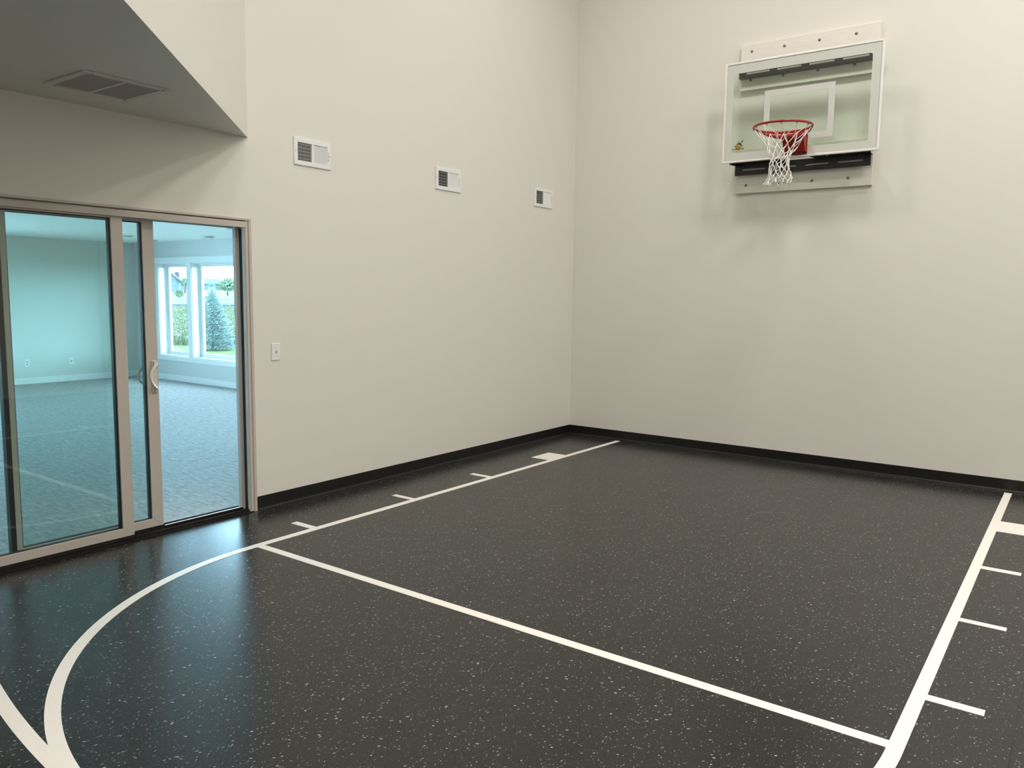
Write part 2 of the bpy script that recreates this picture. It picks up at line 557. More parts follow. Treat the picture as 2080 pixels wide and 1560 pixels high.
mark('lane_block', flat(XRL, XRL + HL, -1.4053, -1.0976), 'solid white lane block at the right edge of the photo on the right lane line')

# ================================================================== sliding glass door (in the left wall)
door = bpy.data.objects.new('door_1', None)
COL.objects.link(door); door.location = (0, -5.1, 0); struct(door)
def ring(mb, y0, y1, z0, z1, x0, x1, wl, wr, wt, wb, mi=0):
    """mitred rectangular frame in the y-z plane"""
    O = [(y0, z0), (y1, z0), (y1, z1), (y0, z1)]
    I = [(y0 + wl, z0 + wb), (y1 - wr, z0 + wb), (y1 - wr, z1 - wt), (y0 + wl, z1 - wt)]
    for k in range(4):
        l = (k + 1) % 4
        P = [O[k], O[l], I[l], I[k]]
        n = len(mb.v)
        mb.v += [(x0, a, b_) for a, b_ in P] + [(x1, a, b_) for a, b_ in P]
        mb.face([n, n + 1, n + 2, n + 3], mi); mb.face([n + 4, n + 5, n + 6, n + 7], mi)
        for q in range(4):
            r_ = (q + 1) % 4
            mb.face([n + q, n + r_, n + 4 + r_, n + 4 + q], mi)
    return mb
# casing trim on the wall face
tr = MB()
tr.box(0.0, 0.012, DY1 - 0.012, DY1 + 0.010, 0.0, 2.0358)
tr.box(0.0, 0.012, DY0 - 0.03, DY1 + 0.010, 2.036, 2.050)
tr.box(0.0, 0.012, DY0 - 0.03, DY0 + 0.012, 0.0, 2.0358)
tr.build('casing', 'vinyl', door, 0.002)
# jambs: front leg, black track slot, rear leg
jb = MB()
for s_, y in ((1, DY1), (-1, DY0)):
    jb.box(-0.130, 0.004, y - s_ * 0.014, y, 0.0, 2.035)
    jb.box(-0.034, 0.006, y - s_ * 0.036, y - s_ * 0.014, 0.0, 2.035)
    jb.box(-0.022, 0.001, y - s_ * 0.044, y - s_ * 0.036, 0.0, 2.035)
    jb.box(-0.128, -0.074, y - s_ * 0.040, y - s_ * 0.014, 0.0, 2.035)
    jb.box(-0.116, -0.084, y - s_ * 0.052, y - s_ * 0.040, 0.0, 2.035)
jb.build('jamb', 'vinyl', door, 0.0015)
sl = MB()
for s_, y in ((1, DY1), (-1, DY0)):
    sl.box(-0.073, -0.035, y - s_ * 0.030, y - s_ * 0.0145, 0.001, 1.98)
sl.build('slot_shade', 'black', door)  # black filler standing for the shade inside the track slot
hd = MB()
hd.box(-0.020, 0.008, DY0 + 0.01, DY1 - 0.014, 1.988, 2.022)
hd.hexa([(0.0085, DY0 + 0.01, 2.0215), (0.0085, DY1 - 0.014, 2.0215), (-0.012, DY1 - 0.014, 2.0215), (-0.012, DY0 + 0.01, 2.0215),
         (0.002, DY0 + 0.01, 2.030), (0.002, DY1 - 0.014, 2.030), (-0.012, DY1 - 0.014, 2.030), (-0.012, DY0 + 0.01, 2.030)])
hd.box(-0.130, -0.020, DY0 + 0.01, DY1 - 0.014, 2.008, 2.034)
hd.box(-0.130, -0.120, DY0 + 0.01, DY1 - 0.014, 1.988, 2.010)
hd.build('head', 'vinyl', door, 0.002)
th_ = MB()
th_.box(-0.130, 0.000, DY0 + 0.0, DY1 - 0.0, -0.02, 0.012)
th_.box(0.000, 0.014, DY0, DY1 - 0.02, 0.0002, 0.006)
th_.box(-0.018, -0.010, DY0 + 0.04, DY1 - 0.045, 0.012, 0.022)
th_.box(-0.128, -0.118, DY0 + 0.04, DY1 - 0.052, 0.012, 0.030)
th_.build('threshold', 'bronze', door, 0.0015)
MB().box(-0.074, -0.066, -4.860, DY1 - 0.055, 0.012, 0.0305).build('track_rail', 'bronze', door)
MB().box(-0.0735, -0.0665, -4.860, DY1 - 0.055, 0.0305, 0.0345).build('rail_cap', 'alu', door)
# fixed panel (front track)
def panel(name, y0, y1, xf, xb, z0, z1, stile_l, stile_r):
    rt_ = bpy.data.objects.new(name, None); COL.objects.link(rt_); rt_.parent = door
    fr = MB()
    ring(fr, y0, y1, z0, z1, xb, xf, stile_l, stile_r, 0.048, 0.054)
    f = fr.build('panel_frame', 'vinyl', rt_, 0.002)
    rt_.location = (0, 0, 0)
    xm = (xf + xb) / 2
    g = MB()
    ring(g, y0 + stile_l - 0.004, y1 - stile_r + 0.004, z0 + 0.050, z1 - 0.044, xm - 0.016, xm + 0.011, 0.010, 0.014, 0.010, 0.008)
    g.build('gasket', 'black', rt_)
    MB().box(xm - 0.004, xm + 0.004, y0 + stile_l - 0.003, y1 - stile_r + 0.003, z0 + 0.051, z1 - 0.045).build('glass', 'doorglass', rt_)
    return rt_
door_parts_fix = panel('fixed_panel', -5.962, -5.092, -0.012, -0.054, 0.036, 2.026, 0.068, 0.072)
slid = panel('sliding_panel', -5.735, -4.862, -0.076, -0.116, 0.036, 2.022, 0.030, 0.076)
# parents were placed with location 0 below door at y=-5.1: undo the door offset once for both
for q in (door_parts_fix, slid):
    for ch in q.children:
        ch.location = ch.location
# black bottom and side weather fins
MB().box(-0.050, -0.014, -5.96, -5.094, 0.0125, 0.0355).build('bottom_sweep', 'black', door_parts_fix)
MB().box(-0.112, -0.080, -5.73, -4.866, 0.0125, 0.0355).build('bottom_sweep', 'black', slid)
MB().box(-0.118, -0.0765, -5.762, -5.7355, 0.036, 2.02).build('interlock_strip', 'black', slid)
# handles
def handle(side):
    mb = MB()
    xf = -0.076 if side > 0 else -0.116
    yc = -4.893
    mb.box(xf, xf + side * 0.008, yc - 0.016, yc + 0.016, 0.905, 1.112)
    mb.box(xf, xf + side * 0.020, yc - 0.008, yc + 0.018, 1.076, 1.108)
    mb.box(xf, xf + side * 0.020, yc - 0.008, yc + 0.018, 0.914, 0.944)
    pts = []
    for i in range(17):
        a = -1 + 2 * i / 16
        z = 1.011 + a * 0.082
        bul = 1 - a * a
        pts.append((xf + side * (0.016 + 0.034 * bul ** 0.6), yc + 0.012 - 0.062 * bul ** 0.9, z))
    mb.tube(pts, [0.0085] * 17, 10)
    return mb.build('handle', 'vinyl_hi' if side > 0 else 'vinyl', slid, 0.0015)
handle(1); handle(-1)

# ================================================================== fittings on the left wall
def make_vent(y0, y1, label):
    yc, zc = (y0 + y1) / 2, (VZ0 + VZ1) / 2
    w, h = y1 - y0, VZ1 - VZ0
    root = thing('air_register', label, 'vent', (0, yc, zc), 'supply registers high on the left wall')
    fr = MB()
    fw_, fh_ = 0.033, 0.033
    # face flange with rolled edge and a centre bar
    ring(fr, y0, y1, VZ0, VZ1, 0.0005, 0.009, 0.004, 0.004, 0.004, 0.004)
    ring(fr, y0 + 0.004, y1 - 0.004, VZ0 + 0.004, VZ1 - 0.004, 0.006, 0.010, fw_ - 0.004, fw_ - 0.006, fh_ - 0.004, fh_ - 0.004)
    fr.box(-0.004, 0.010, yc - 0.008, yc + 0.005, VZ0 + fh_, VZ1 - fh_)
    fr.build('face_plate', 'enamel', root, 0.0012)
    bl = MB()
    za, zb = VZ0 + fh_, VZ1 - fh_
    def blade(y, ang, depth, x0):
        dy = math.sin(ang) * depth; dx = -math.cos(ang) * depth
        tn = 0.0007
        bl.hexa([(x0, y - tn, za), (x0, y + tn, za), (x0 + dx, y + dy + tn, za), (x0 + dx, y + dy - tn, za),
                 (x0, y - tn, zb), (x0, y + tn, zb), (x0 + dx, y + dy + tn, zb), (x0 + dx, y + dy - tn, zb)])
    nL = 11
    ya, yb_ = y0 + fw_, yc - 0.008
    for i in range(nL):
        blade(ya + (yb_ - ya) * (i + 0.75) / nL, 0.85, 0.012, 0.008)
    ya2, yb2 = yc + 0.005, y1 - fw_ + 0.002
    for i in range(nL):
        blade(ya2 + (yb2 - ya2) * (i + 0.93) / nL, -0.80, 0.016, 0.008)
    bl.build('louver_blades', 'enamel', root)
    wr = MB()
    for i in range(5):
        z = za + (zb - za) * (i + 0.8) / 5.1
        wr.box(-0.012, -0.010, ya, yb2, z - 0.0009, z + 0.0009)
    wr.build('cross_wires', 'alu', root)
    bx = MB()
    ring(bx, y0 + 0.027, y1 - 0.027, VZ0 + 0.027, VZ1 - 0.027, -0.12, -0.002, 0.002, 0.002, 0.002, 0.002)
    bx.box(-0.122, -0.12, y0 + 0.027, y1 - 0.027, VZ0 + 0.027, VZ1 - 0.027)
    bx.build('duct_box', 'darkhole', root)
    lv = MB()
    lv.box(0.010, 0.0105, y1 - 0.0245, y1 - 0.0225, zc - 0.028, zc + 0.030)
    lv.build('lever_slot', 'darkhole', root)
    MB().box(0.0105, 0.018, y1 - 0.026, y1 - 0.021, zc - 0.032, zc - 0.026).build('damper_lever', 'enamel', root)
    for yy in (y0 + 0.014, y1 - 0.012):
        MB().lathe([(0.0035, 0.010), (0.0035, 0.0112), (0.001, 0.0122)], (0, yy, zc), 10, axis='x').build('screw', 'screw', root)
    return root
make_vent(*ventY[0], 'white steel supply register on the left wall, nearest the sliding door and biggest in view')
make_vent(*ventY[1], 'white steel supply register on the left wall, middle of the three')
make_vent(*ventY[2], 'white steel supply register on the left wall, closest to the room corner')

# toggle light switch
sy, sz = -4.017, 1.128
root = thing('light_switch', 'white toggle light switch on the wall just right of the sliding door', 'light switch', (0, sy, sz))
MB().prism([(sy - 0.036, sz - 0.061), (sy + 0.036, sz - 0.061), (sy + 0.036, sz + 0.061), (sy - 0.036, sz + 0.061)], 0.0004, 0.007, axis='x').build('switch_plate', 'plastic', root, 0.003)
MB().box(0.007, 0.0074, sy - 0.006, sy + 0.006, sz - 0.013, sz + 0.013).build('toggle_slot', 'grille', root)
MB().hexa([(0.0072, sy - 0.004, sz - 0.010), (0.0072, sy + 0.004, sz - 0.010), (0.0072, sy + 0.004, sz + 0.006), (0.0072, sy - 0.004, sz + 0.006),
           (0.020, sy - 0.0032, sz + 0.004), (0.020, sy + 0.0032, sz + 0.004), (0.019, sy + 0.0032, sz + 0.012), (0.019, sy - 0.0032, sz + 0.012)]).build('toggle', 'plastic', root, 0.0008)
for dz in (-0.030, 0.030):
    MB().lathe([(0.0032, 0.007), (0.0032, 0.0078), (0.001, 0.0085)], (0, sy, sz + dz), 10, axis='x').build('screw', 'bolt', root)

# return air register in the lowered ceiling
root = thing('return_air_grille', 'square two-panel return air grille in the shaded lowered ceiling', 'vent', ((RX0 + RX1) / 2, (RY0 + RY1) / 2, SZ))
fr = MB()
ym = (RY0 + RY1) / 2
for (a0_, a1_, b0_, b1_) in ((RX0, RX1, RY0, RY0 + 0.035), (RX0, RX1, RY1 - 0.035, RY1), (RX0, RX0 + 0.032, RY0 + 0.035, RY1 - 0.035), (RX1 - 0.032, RX1, RY0 + 0.035, RY1 - 0.035), (RX0 + 0.032, RX1 - 0.032, ym - 0.008, ym + 0.008)):
    fr.box(a0_, a1_, b0_, b1_, SZ - 0.008, SZ - 0.0004)
fr.build('grille_frame', 'soffit', root, 0.0015)
bl = MB()
for (b0_, b1_) in ((RY0 + 0.035, ym - 0.008), (ym + 0.008, RY1 - 0.035)):
    for i in range(28):
        x = RX0 + 0.034 + (RX1 - RX0 - 0.068) * i / 27.5
        bl.hexa([(x, b0_, SZ - 0.006), (x + 0.001, b0_, SZ - 0.006), (x + 0.001, b1_, SZ - 0.006), (x, b1_, SZ - 0.006),
                 (x + 0.010, b0_, SZ + 0.006), (x + 0.011, b0_, SZ + 0.006), (x + 0.011, b1_, SZ + 0.006), (x + 0.010, b1_, SZ + 0.006)])
bl.build('louver_blades', 'grille', root)
MB().box(RX0 + 0.0315, RX1 - 0.0315, RY0 + 0.0315, RY1 - 0.0315, SZ + 0.045, SZ + 0.05).build('duct_box', 'darkhole', root)
for (a_, b_) in ((RX1 - 0.016, RY0 + 0.05), (RX1 - 0.016, RY1 - 0.03), (RX0 + 0.016, RY0 + 0.05), (RX0 + 0.016, RY1 - 0.03)):
    MB().lathe([(0.0045, SZ - 0.0100), (0.0045, SZ - 0.008)], (a_, b_, 0), 10).build('screw', 'screw', root)

# ================================================================== wall-mounted basketball hoop
BX, BD = 2.4765, 0.2806
BZ0, BZ1 = 2.812, 3.712
hoop = thing('basketball_hoop', 'glass backboard with red rim and white net mounted on the back wall', 'basketball hoop', (BX, 0, 2.56))
RZ = 3.006
for (z0, z1, zs) in ((3.512, 3.930, (3.862, 3.603)), (2.556, 2.965, (2.630,))):
    pl = MB().box(1.842, 3.070, -0.038, -0.0005, z0, z1).build('mounting_plank', 'plank', hoop, 0.003)
    for zz in zs:
        for xx in (1.946, 2.250, 2.560, 2.871):
            MB().lathe([(0.013, -0.038), (0.013, -0.0395), (0.009, -0.041), (0.003, -0.0412)], (xx, 0, zz), 12, axis='y').build('lag_screw', 'screw', pl)
# slotted black wall rails (angle steel)
for (z0, z1, nm_) in ((3.612, 3.690, 't'), (2.716, 2.822, 'b')):
    zc = (z0 + z1) / 2
    hw = 0.0085 if nm_ == 'b' else 0.0075
    sl_ = [(1.925 + 0.2865 * i, 2.140 + 0.2865 * i) for i in range(4)]
    mb = slab('y', -0.092, -0.086, 1.852, 3.064, z0, z1, [(a, b_, zc - hw, zc + hw) for a, b_ in sl_])
    zf = z1 if nm_ == 'b' else z0
    # flange back to the wall at each stud line keeps the rail off the plank
    mb.box(1.852, 3.064, -0.086, -0.0385, (z1 - 0.006) if nm_ == 'b' else z0, z1 if nm_ == 'b' else (z0 + 0.006))
    rail = mb.build('wall_rail', 'steel_black', hoop, 0.0012)
    for a, b_ in sl_:
        MB().box(a + 0.012, b_ - 0.004, -0.0845, -0.080, zc - hw * 0.8, zc + hw * 0.45).build('lit_slot_strip', 'grille', rail)  # paler strips added so the slots look lit from the front
# gusset plates under the board, one each side, leaving a gap in the middle
for sgn in (-1, 1):
    p = [(BX + sgn * 0.583, -0.088), (BX + sgn * 0.620, -0.250), (BX + sgn * 0.075, -0.250), (BX + sgn * 0.110, -0.088)]
    if sgn < 0: p = p[::-1]
    mb = MB().prism(p, 2.822, 2.828)
    q = [(BX + sgn * 0.583, -0.088), (BX + sgn * 0.620, -0.250), (BX + sgn * 0.615, -0.250), (BX + sgn * 0.578, -0.088)]
    mb.prism(q, 2.80, 2.828)
    g_ = mb.build('gusset_plate', 'steel_black', hoop)
    MB().lathe([(0.010, 2.822), (0.010, 2.812), (0.006, 2.811)], (BX + sgn * 0.25, -0.2, 0), 6, sm=False).build('bolt', 'bolt', g_)
# central steel riser behind the rim bracket
MB().box(BX - 0.07, BX + 0.07, -0.262, -0.256, 2.83, 2.96).build('back_plate', 'steel_black', hoop)
# frame of the board
def xzring(mb, x0, x1, z0, z1, y0, y1, w, mi=0):
    O = [(x0, z0), (x1, z0), (x1, z1), (x0, z1)]
    I = [(x0 + w[0], z0 + w[1]), (x1 - w[2], z0 + w[1]), (x1 - w[2], z1 - w[3]), (x0 + w[0], z1 - w[3])]
    for k in range(4):
        l = (k + 1) % 4
        P = [O[k], O[l], I[l], I[k]]
        n = len(mb.v)
        mb.v += [(a, y0, b_) for a, b_ in P] + [(a, y1, b_) for a, b_ in P]
        mb.face([n, n + 1, n + 2, n + 3], mi); mb.face([n + 4, n + 5, n + 6, n + 7], mi)
        for q in range(4):
            r_ = (q + 1) % 4
            mb.face([n + q, n + r_, n + 4 + r_, n + 4 + q], mi)
    return mb
fx0, fx1 = BX - 0.683, BX + 0.683
xzring(MB(), fx0, fx1, BZ0, BZ1, -BD, -BD + 0.034, (0.017,) * 4).build('board_frame', 'alu', hoop, 0.002)
xzring(MB(), fx0 + 0.0168, fx1 - 0.0168, BZ0 + 0.0168, BZ1 - 0.0168, -BD + 0.0030, -BD + 0.0046, (0.0035,) * 4).build('glazing_seal', 'grille', hoop)
bg_ = MB().box(fx0 + 0.012, fx1 - 0.012, -BD + 0.006, -BD + 0.016, BZ0 + 0.012, BZ1 - 0.012).build('backboard_glass', 'boardglass', hoop)
# white painted border and target square (rounded inner corners)
def rounded_ring(x0, x1, z0, z1, a0_, a1_, c0_, c1_, rad, y0, y1):
    """outer rectangle x0..z1 with an inner rounded opening a0..c1"""
    mb = MB()
    inner = []
    N = 6
    for (cx, cz, t0) in ((a1_ - rad, c1_ - rad, 0), (a0_ + rad, c1_ - rad, PI / 2), (a0_ + rad, c0_ + rad, PI), (a1_ - rad, c0_ + rad, 1.5 * PI)):
        for i in range(N + 1):
            th = t0 + PI / 2 * i / N
            inner.append((cx + rad * math.cos(th), cz + rad * math.sin(th)))
    outer = []
    for k, (X, Z) in enumerate(((x1, z1), (x0, z1), (x0, z0), (x1, z0))):
        for i in range(N + 1):
            ix, iz = inner[k * (N + 1) + i]
            if i < N / 2:
                outer.append((X, iz) if k in (0, 2) else (ix, Z))
            elif i == N // 2:
                outer.append((X, Z))
            else:
                outer.append((ix, Z) if k in (0, 2) else (X, iz))
    n = len(inner)
    for (a, b_) in (*inner, *outer): mb.v.append((a, y0, b_))
    for (a, b_) in (*inner, *outer): mb.v.append((a, y1, b_))
    for i in range(n):
        j = (i + 1) % n
        mb.face([i, j, n + j, n + i]); mb.face([2 * n + i, 2 * n + j, 3 * n + j, 3 * n + i])
        mb.face([i, j, 2 * n + j, 2 * n + i]); mb.face([n + i, n + j, 3 * n + j, 3 * n + i])
    return mb
yg = -BD + 0.006
rounded_ring(fx0 + 0.0135, fx1 - 0.0135, BZ0 + 0.0135, BZ1 - 0.0135, 1.876, 3.070, 2.897, 3.612, 0.018, yg - 0.0012, yg - 0.0002).build('painted_border', 'boardpaint', bg_)
xzring(MB(), BX - 0.3065, BX + 0.3065, 2.966, 3.424, yg - 0.0012, yg - 0.0002, (0.052, 0.05, 0.052, 0.052)).build('target_square', 'boardpaint', bg_)
# emblem: gold ball with a black swoosh figure, name below
lx, lz, ly = 1.944, 2.952, yg - 0.0006
eb = MB().lathe([(0.0, 0.0), (0.030, 0.0), (0.030, 0.0008), (0.0, 0.0008)], (lx, ly - 0.0008, lz), 28, axis='y', sm=False).build('emblem_ball', 'gold', bg_)
sw = MB()
def stroke(pts, wds):
    for i in range(len(pts) - 1):
        a = Vector(pts[i]); b_ = Vector(pts[i + 1])
        d = (b_ - a).normalized(); n_ = Vector((-d.y, d.x))
        q = [a + n_ * wds[i], b_ + n_ * wds[i + 1], b_ - n_ * wds[i + 1], a - n_ * wds[i]]
        sw.prism([(lx + p_.x, lz + p_.y) for p_ in q], ly - 0.0018, ly - 0.0009, axis='y')
stroke([(-0.018, 0.020), (-0.005, 0.030), (0.010, 0.027), (0.030, 0.013), (0.040, 0.000)], [0.002, 0.004, 0.005, 0.005, 0.001])
stroke([(0.014, 0.026), (0.004, 0.040), (-0.004, 0.052)], [0.004, 0.003, 0.001])
stroke([(0.018, 0.024), (0.026, 0.038), (0.038, 0.048)], [0.004, 0.003, 0.004])
stroke([(0.030, 0.046), (0.044, 0.050)], [0.005, 0.004])
stroke([(-0.048, 0.006), (-0.030, 0.009), (-0.012, 0.006)], [0.001, 0.003, 0.002])
stroke([(-0.022, -0.008), (0.020, -0.006)], [0.0016, 0.0016])
stroke([(0.0, 0.022), (0.002, -0.004)], [0.0014, 0.0014])
sw.build('emblem_figure', 'ink', bg_)
def text(body, x, z, size, y, mname, parent, nm_):
    cu = bpy.data.curves.new(nm_, 'FONT')
    cu.body = body; cu.size = size; cu.extrude = 0.0004; cu.align_x = 'CENTER'; cu.offset = size * 0.02
    to = bpy.data.objects.new(nm_, cu)
    dg = bpy.context.evaluated_depsgraph_get()
    COL.objects.link(to)
    bpy.context.view_layer.update()
    me = bpy.data.meshes.new_from_object(to)
    bpy.data.objects.remove(to)
    mb = MB()
    for v in me.vertices: mb.v.append((x + v.co.x, y - v.co.z, z + v.co.y))
    for p_ in me.polygons: mb.face(list(p_.vertices))
    return mb.build(nm_, mname, parent)
text('GLADIATOR', lx - 0.002, lz - 0.027, 0.0205, ly - 0.0016, 'ink', bg_, 'emblem_lettering')
text('BASKETBALL', lx, lz - 0.041, 0.0105, ly - 0.0016, 'gold', bg_, 'emblem_lettering')

# rim with bracket
RY = -BD - 0.396
rim = MB()
N = 64
rr0 = 0.2285 + 0.0085
rim.tube([(BX + rr0 * math.cos(2 * PI * i / N), RY + rr0 * math.sin(2 * PI * i / N), RZ) for i in range(N)], 0.0100, 12, closed=True)
rimo = rim.build('rim', 'red', hoop)
br = MB()
# top plate reaching from the bracket box to the ring
br.prism([(BX - 0.100, -BD - 0.002), (BX + 0.100, -BD - 0.002), (BX + 0.100, -BD - 0.050), (BX + 0.150, RY + 0.185), (BX + 0.115, RY + 0.205), (BX, RY + 0.236), (BX - 0.115, RY + 0.205), (BX - 0.150, RY + 0.185), (BX - 0.100, -BD - 0.050)][::-1], RZ - 0.014, RZ - 0.006)
# back plate and box
br.box(BX - 0.098, BX + 0.098, -BD - 0.010, -BD - 0.001, 2.828, RZ - 0.006)
# side cheeks: deep at the top, running forward under the plate
for sx_ in (-1, 1):
    x0 = BX + sx_ * 0.090
    br.prism([(-BD - 0.010, 2.842), (-BD - 0.010, RZ - 0.008), (-BD - 0.150, RZ - 0.008), (-BD - 0.125, 2.968), (-BD - 0.040, 2.850)], x0 - 0.003, x0 + 0.003, axis='x')
# sloped front face
br.hexa([(BX - 0.090, -BD - 0.040, 2.846), (BX + 0.090, -BD - 0.040, 2.846), (BX + 0.090, -BD - 0.034, 2.846), (BX - 0.090, -BD - 0.034, 2.846),
         (BX - 0.090, -BD - 0.128, 2.972), (BX + 0.090, -BD - 0.128, 2.972), (BX + 0.090, -BD - 0.120, 2.972), (BX - 0.090, -BD - 0.120, 2.972)])
br.box(BX - 0.090, BX + 0.090, -BD - 0.130, -BD - 0.120, 2.970, RZ - 0.010)
bro = br.build('rim_bracket', 'red', hoop, 0.0012)
MB().box(BX - 0.075, BX + 0.075, -BD - 0.036, -BD - 0.010, 2.834, 2.845).build('spring_cover', 'steel_black', bro)
# support arc under the ring (second rod)
us = MB()
NS = 40
for i in range(NS + 1):
    u = i / NS
    a = PI * (0.11 + 0.78 * u)
    dep = 0.008 + 0.040 * min(1.0, 3.2 * min(u, 1 - u))
    for rr in (0.2310, 0.2350):
        x, y = BX + rr * math.cos(a), RY + rr * math.sin(a)
        us.v += [(x, y, RZ - 0.006), (x, y, RZ - 0.010 - dep)]
for i in range(NS):
    p_, q_ = 4 * i, 4 * i + 4
    us.face([p_, q_, q_ + 1, p_ + 1], 0, True); us.face([p_ + 2, q_ + 2, q_ + 3, p_ + 3], 0, True)
    us.face([p_ + 1, q_ + 1, q_ + 3, p_ + 3]); us.face([p_, q_, q_ + 2, p_ + 2])
us.face([0, 1, 3, 2]); us.face([4 * NS, 4 * NS + 1, 4 * NS + 3, 4 * NS + 2])
us.build('rim_brace', 'red', hoop)
for k in range(12):
    hk = MB()
    a = 2 * PI * (k + 0.5) / 12
    cx, cy = BX + rr0 * math.cos(a), RY + rr0 * math.sin(a)
    tx, ty = -math.sin(a), math.cos(a)
    hk.tube([(cx + tx * u * 0.010, cy + ty * u * 0.010, RZ - 0.008 - 0.012 * (1 - u * u)) for u in (-1, -0.6, 0, 0.6, 1)], 0.0022, 6)
    hk.build('net_hook', 'red', rimo)


# net
prof = [(0.000, 0.226), (-0.085, 0.172), (-0.150, 0.122), (-0.200, 0.094), (-0.245, 0.081), (-0.290, 0.076), (-0.335, 0.079), (-0.380, 0.088), (-0.415, 0.096), (-0.440, 0.100)]
rn = random.Random(11)
nodes_ = []
for i, (dz, r) in enumerate(prof):
    row = []
    for j in range(12):
        a = 2 * PI * (j + 0.5 + (0.5 if i % 2 else 0)) / 12
        wob = 0 if i == 0 else 0.010 * min(1, i / 3)
        rx = r + rn.uniform(-wob, wob) * (1.0 if i < 8 else 1.3)
        aa = a + (rn.uniform(-0.10, 0.10) if i else 0)
        cx = BX + (0.0 if i == 0 else -0.006 + 0.004 * math.sin(i))
        cy = RY - 0.004 * i * 0.3
        row.append(Vector((cx + rx * math.cos(aa), cy + rx * math.sin(aa), RZ - 0.014 + dz + (rn.uniform(-0.012, 0.012) if i else 0))))
    nodes_.append(row)
net = MB()
def cord(p, q, sag=0.004, r=0.0029):
    pts = []
    for k in range(5):
        u = k / 4
        pt = p.lerp(q, u)
        pt.z -= sag * 4 * u * (1 - u)
        pts.append(pt)
    net.tube(pts, r, 6)
for i in range(len(prof) - 1):
    for j in range(12):
        if i % 2 == 0:
            js = (j, (j - 1) % 12)
        else:
            js = (j, (j + 1) % 12)
        for q in js:
            cord(nodes_[i][j], nodes_[i + 1][q], 0.004 + 0.004 * rn.random())
    if i:
        for j in range(12):
            k_ = nodes_[i][j]
            net.lathe([(0.002, -0.006), (0.0052, -0.003), (0.0052, 0.003), (0.002, 0.006)], tuple(k_), 6)
for j in range(12):
    p = nodes_[-1][j]
    out = (p - Vector((BX, RY, p.z))).normalized()
    big = 0.030 if j in (6, 7) else rn.uniform(0.004, 0.016)
    l1 = p + out * big * 0.5 + Vector((0, 0, -0.014)); l2 = p + out * big + Vector((0, 0, -0.022)); l3 = p + out * big * 0.4 + Vector((rn.uniform(-.01, .01), 0, -0.030)); l4 = p + Vector((rn.uniform(-.008, .008), 0, -0.012))
    net.tube([p, l1, l2, l3, l4], 0.0036, 6)
net.build('net', 'net', hoop)

# ================================================================== carpeted room beyond the door
FX, FZ, FY0 = -9.15, 2.385, -9.0
WY = -0.07                                   # inner face of the window wall
struct(MB().box(FX, -0.128, FY0, WY, -0.10, 0.020).build('floor', 'carpet'))
struct(MB().box(FX - 0.15, -0.130, FY0 - 0.15, WY + 0.2, FZ, FZ + 0.12).build('ceiling', 'ceil_far'))
struct(slab('x', FX - 0.15, FX, FY0 - 0.15, WY + 0.2, -0.3, FZ, [(-7.9, -4.2, 0.44, 2.02)]).build('wall_far', 'wall_far'))
struct(MB().box(FX, -0.132, FY0 - 0.15, FY0, -0.05, FZ).build('wall_near', 'wall_far'))
WZ0, WZ1 = 0.440, 2.022
wins = [(-8.352, -7.490, 1), (-7.362, -5.560, 2), (-5.432, -4.570, 3)]
added_patio = (-3.60, -0.90, 0.03, 2.06)  # unseen patio door, added to brighten the carpeted room
struct(slab('y', WY, WY + 0.20, FX, -0.132, -0.3, FZ, [(a, b_, WZ0, WZ1) for a, b_, k in wins] + [added_patio]).build('wall_window', 'wall_far'))
# drywall skin on the far-room side of the shared wall
def wbase(name, mb):
    return struct(mb.build(name, 'trim', bevel=0.002))
wbase('baseboard_far', MB().box(FX, FX + 0.013, FY0, WY, 0.020, 0.122))
wbase('baseboard_window', MB().box(FX + 0.013, added_patio[0] - 0.09, WY - 0.013, WY, 0.020, 0.122))
def window(n, x0, x1, z0, z1):
    w = bpy.data.objects.new('window_%d' % n, None); COL.objects.link(w); struct(w)
    w.location = ((x0 + x1) / 2, WY, z0)
    # reveal lining
    r_ = xzring(MB(), x0, x1, z0, z1, WY + 0.001, WY + 0.195, (0.012, 0.014, 0.012, 0.012))
    r_.build('reveal', 'trim', w)
    f = xzring(MB(), x0 + 0.012, x1 - 0.012, z0 + 0.014, z1 - 0.012, WY + 0.118, WY + 0.180, (0.034, 0.030, 0.034, 0.024))
    f.build('window_frame', 'vinyl_w', w, 0.003)
    s_ = xzring(MB(), x0 + 0.046, x1 - 0.046, z0 + 0.044, z1 - 0.036, WY + 0.132, WY + 0.170, (0.050, 0.034, 0.050, 0.026))
    sa = s_.build('sash', 'vinyl_w', w, 0.004)
    MB().box(x0 + 0.094, x1 - 0.094, WY + 0.148, WY + 0.154, z0 + 0.076, z1 - 0.060).build('glass', 'winglass', sa)
    return w
M['vinyl_w'] = mat('window_vinyl', (0.84, 0.85, 0.85), 0.35)
for (a, b_, k) in wins:
    window(k, a, b_, WZ0, WZ1)
window(4, added_patio[0], (added_patio[0] + added_patio[1]) / 2 - 0.001, added_patio[2], added_patio[3])  # both leaves of the added patio door, out of view
window(5, (added_patio[0] + added_patio[1]) / 2 + 0.001, added_patio[1], added_patio[2], added_patio[3])
cs = MB()
X0, X1 = wins[0][0], wins[2][1]
cs.box(X0 - 0.10, X1 + 0.10, WY - 0.016, WY, WZ1, WZ1 + 0.098)
cs.box(X0 - 0.09, X0, WY - 0.014, WY, WZ0, WZ1)
cs.box(X1, X1 + 0.09, WY - 0.014, WY, WZ0, WZ1)
cs.box(wins[0][1], wins[1][0], WY - 0.014, WY, WZ0, WZ1)
cs.box(wins[1][1], wins[2][0], WY - 0.014, WY, WZ0, WZ1)
cs.box(X0 - 0.10, X1 + 0.10, WY - 0.016, WY, WZ0 - 0.075, WZ0)
struct(cs.build('trim_1', 'trim', bevel=0.002))
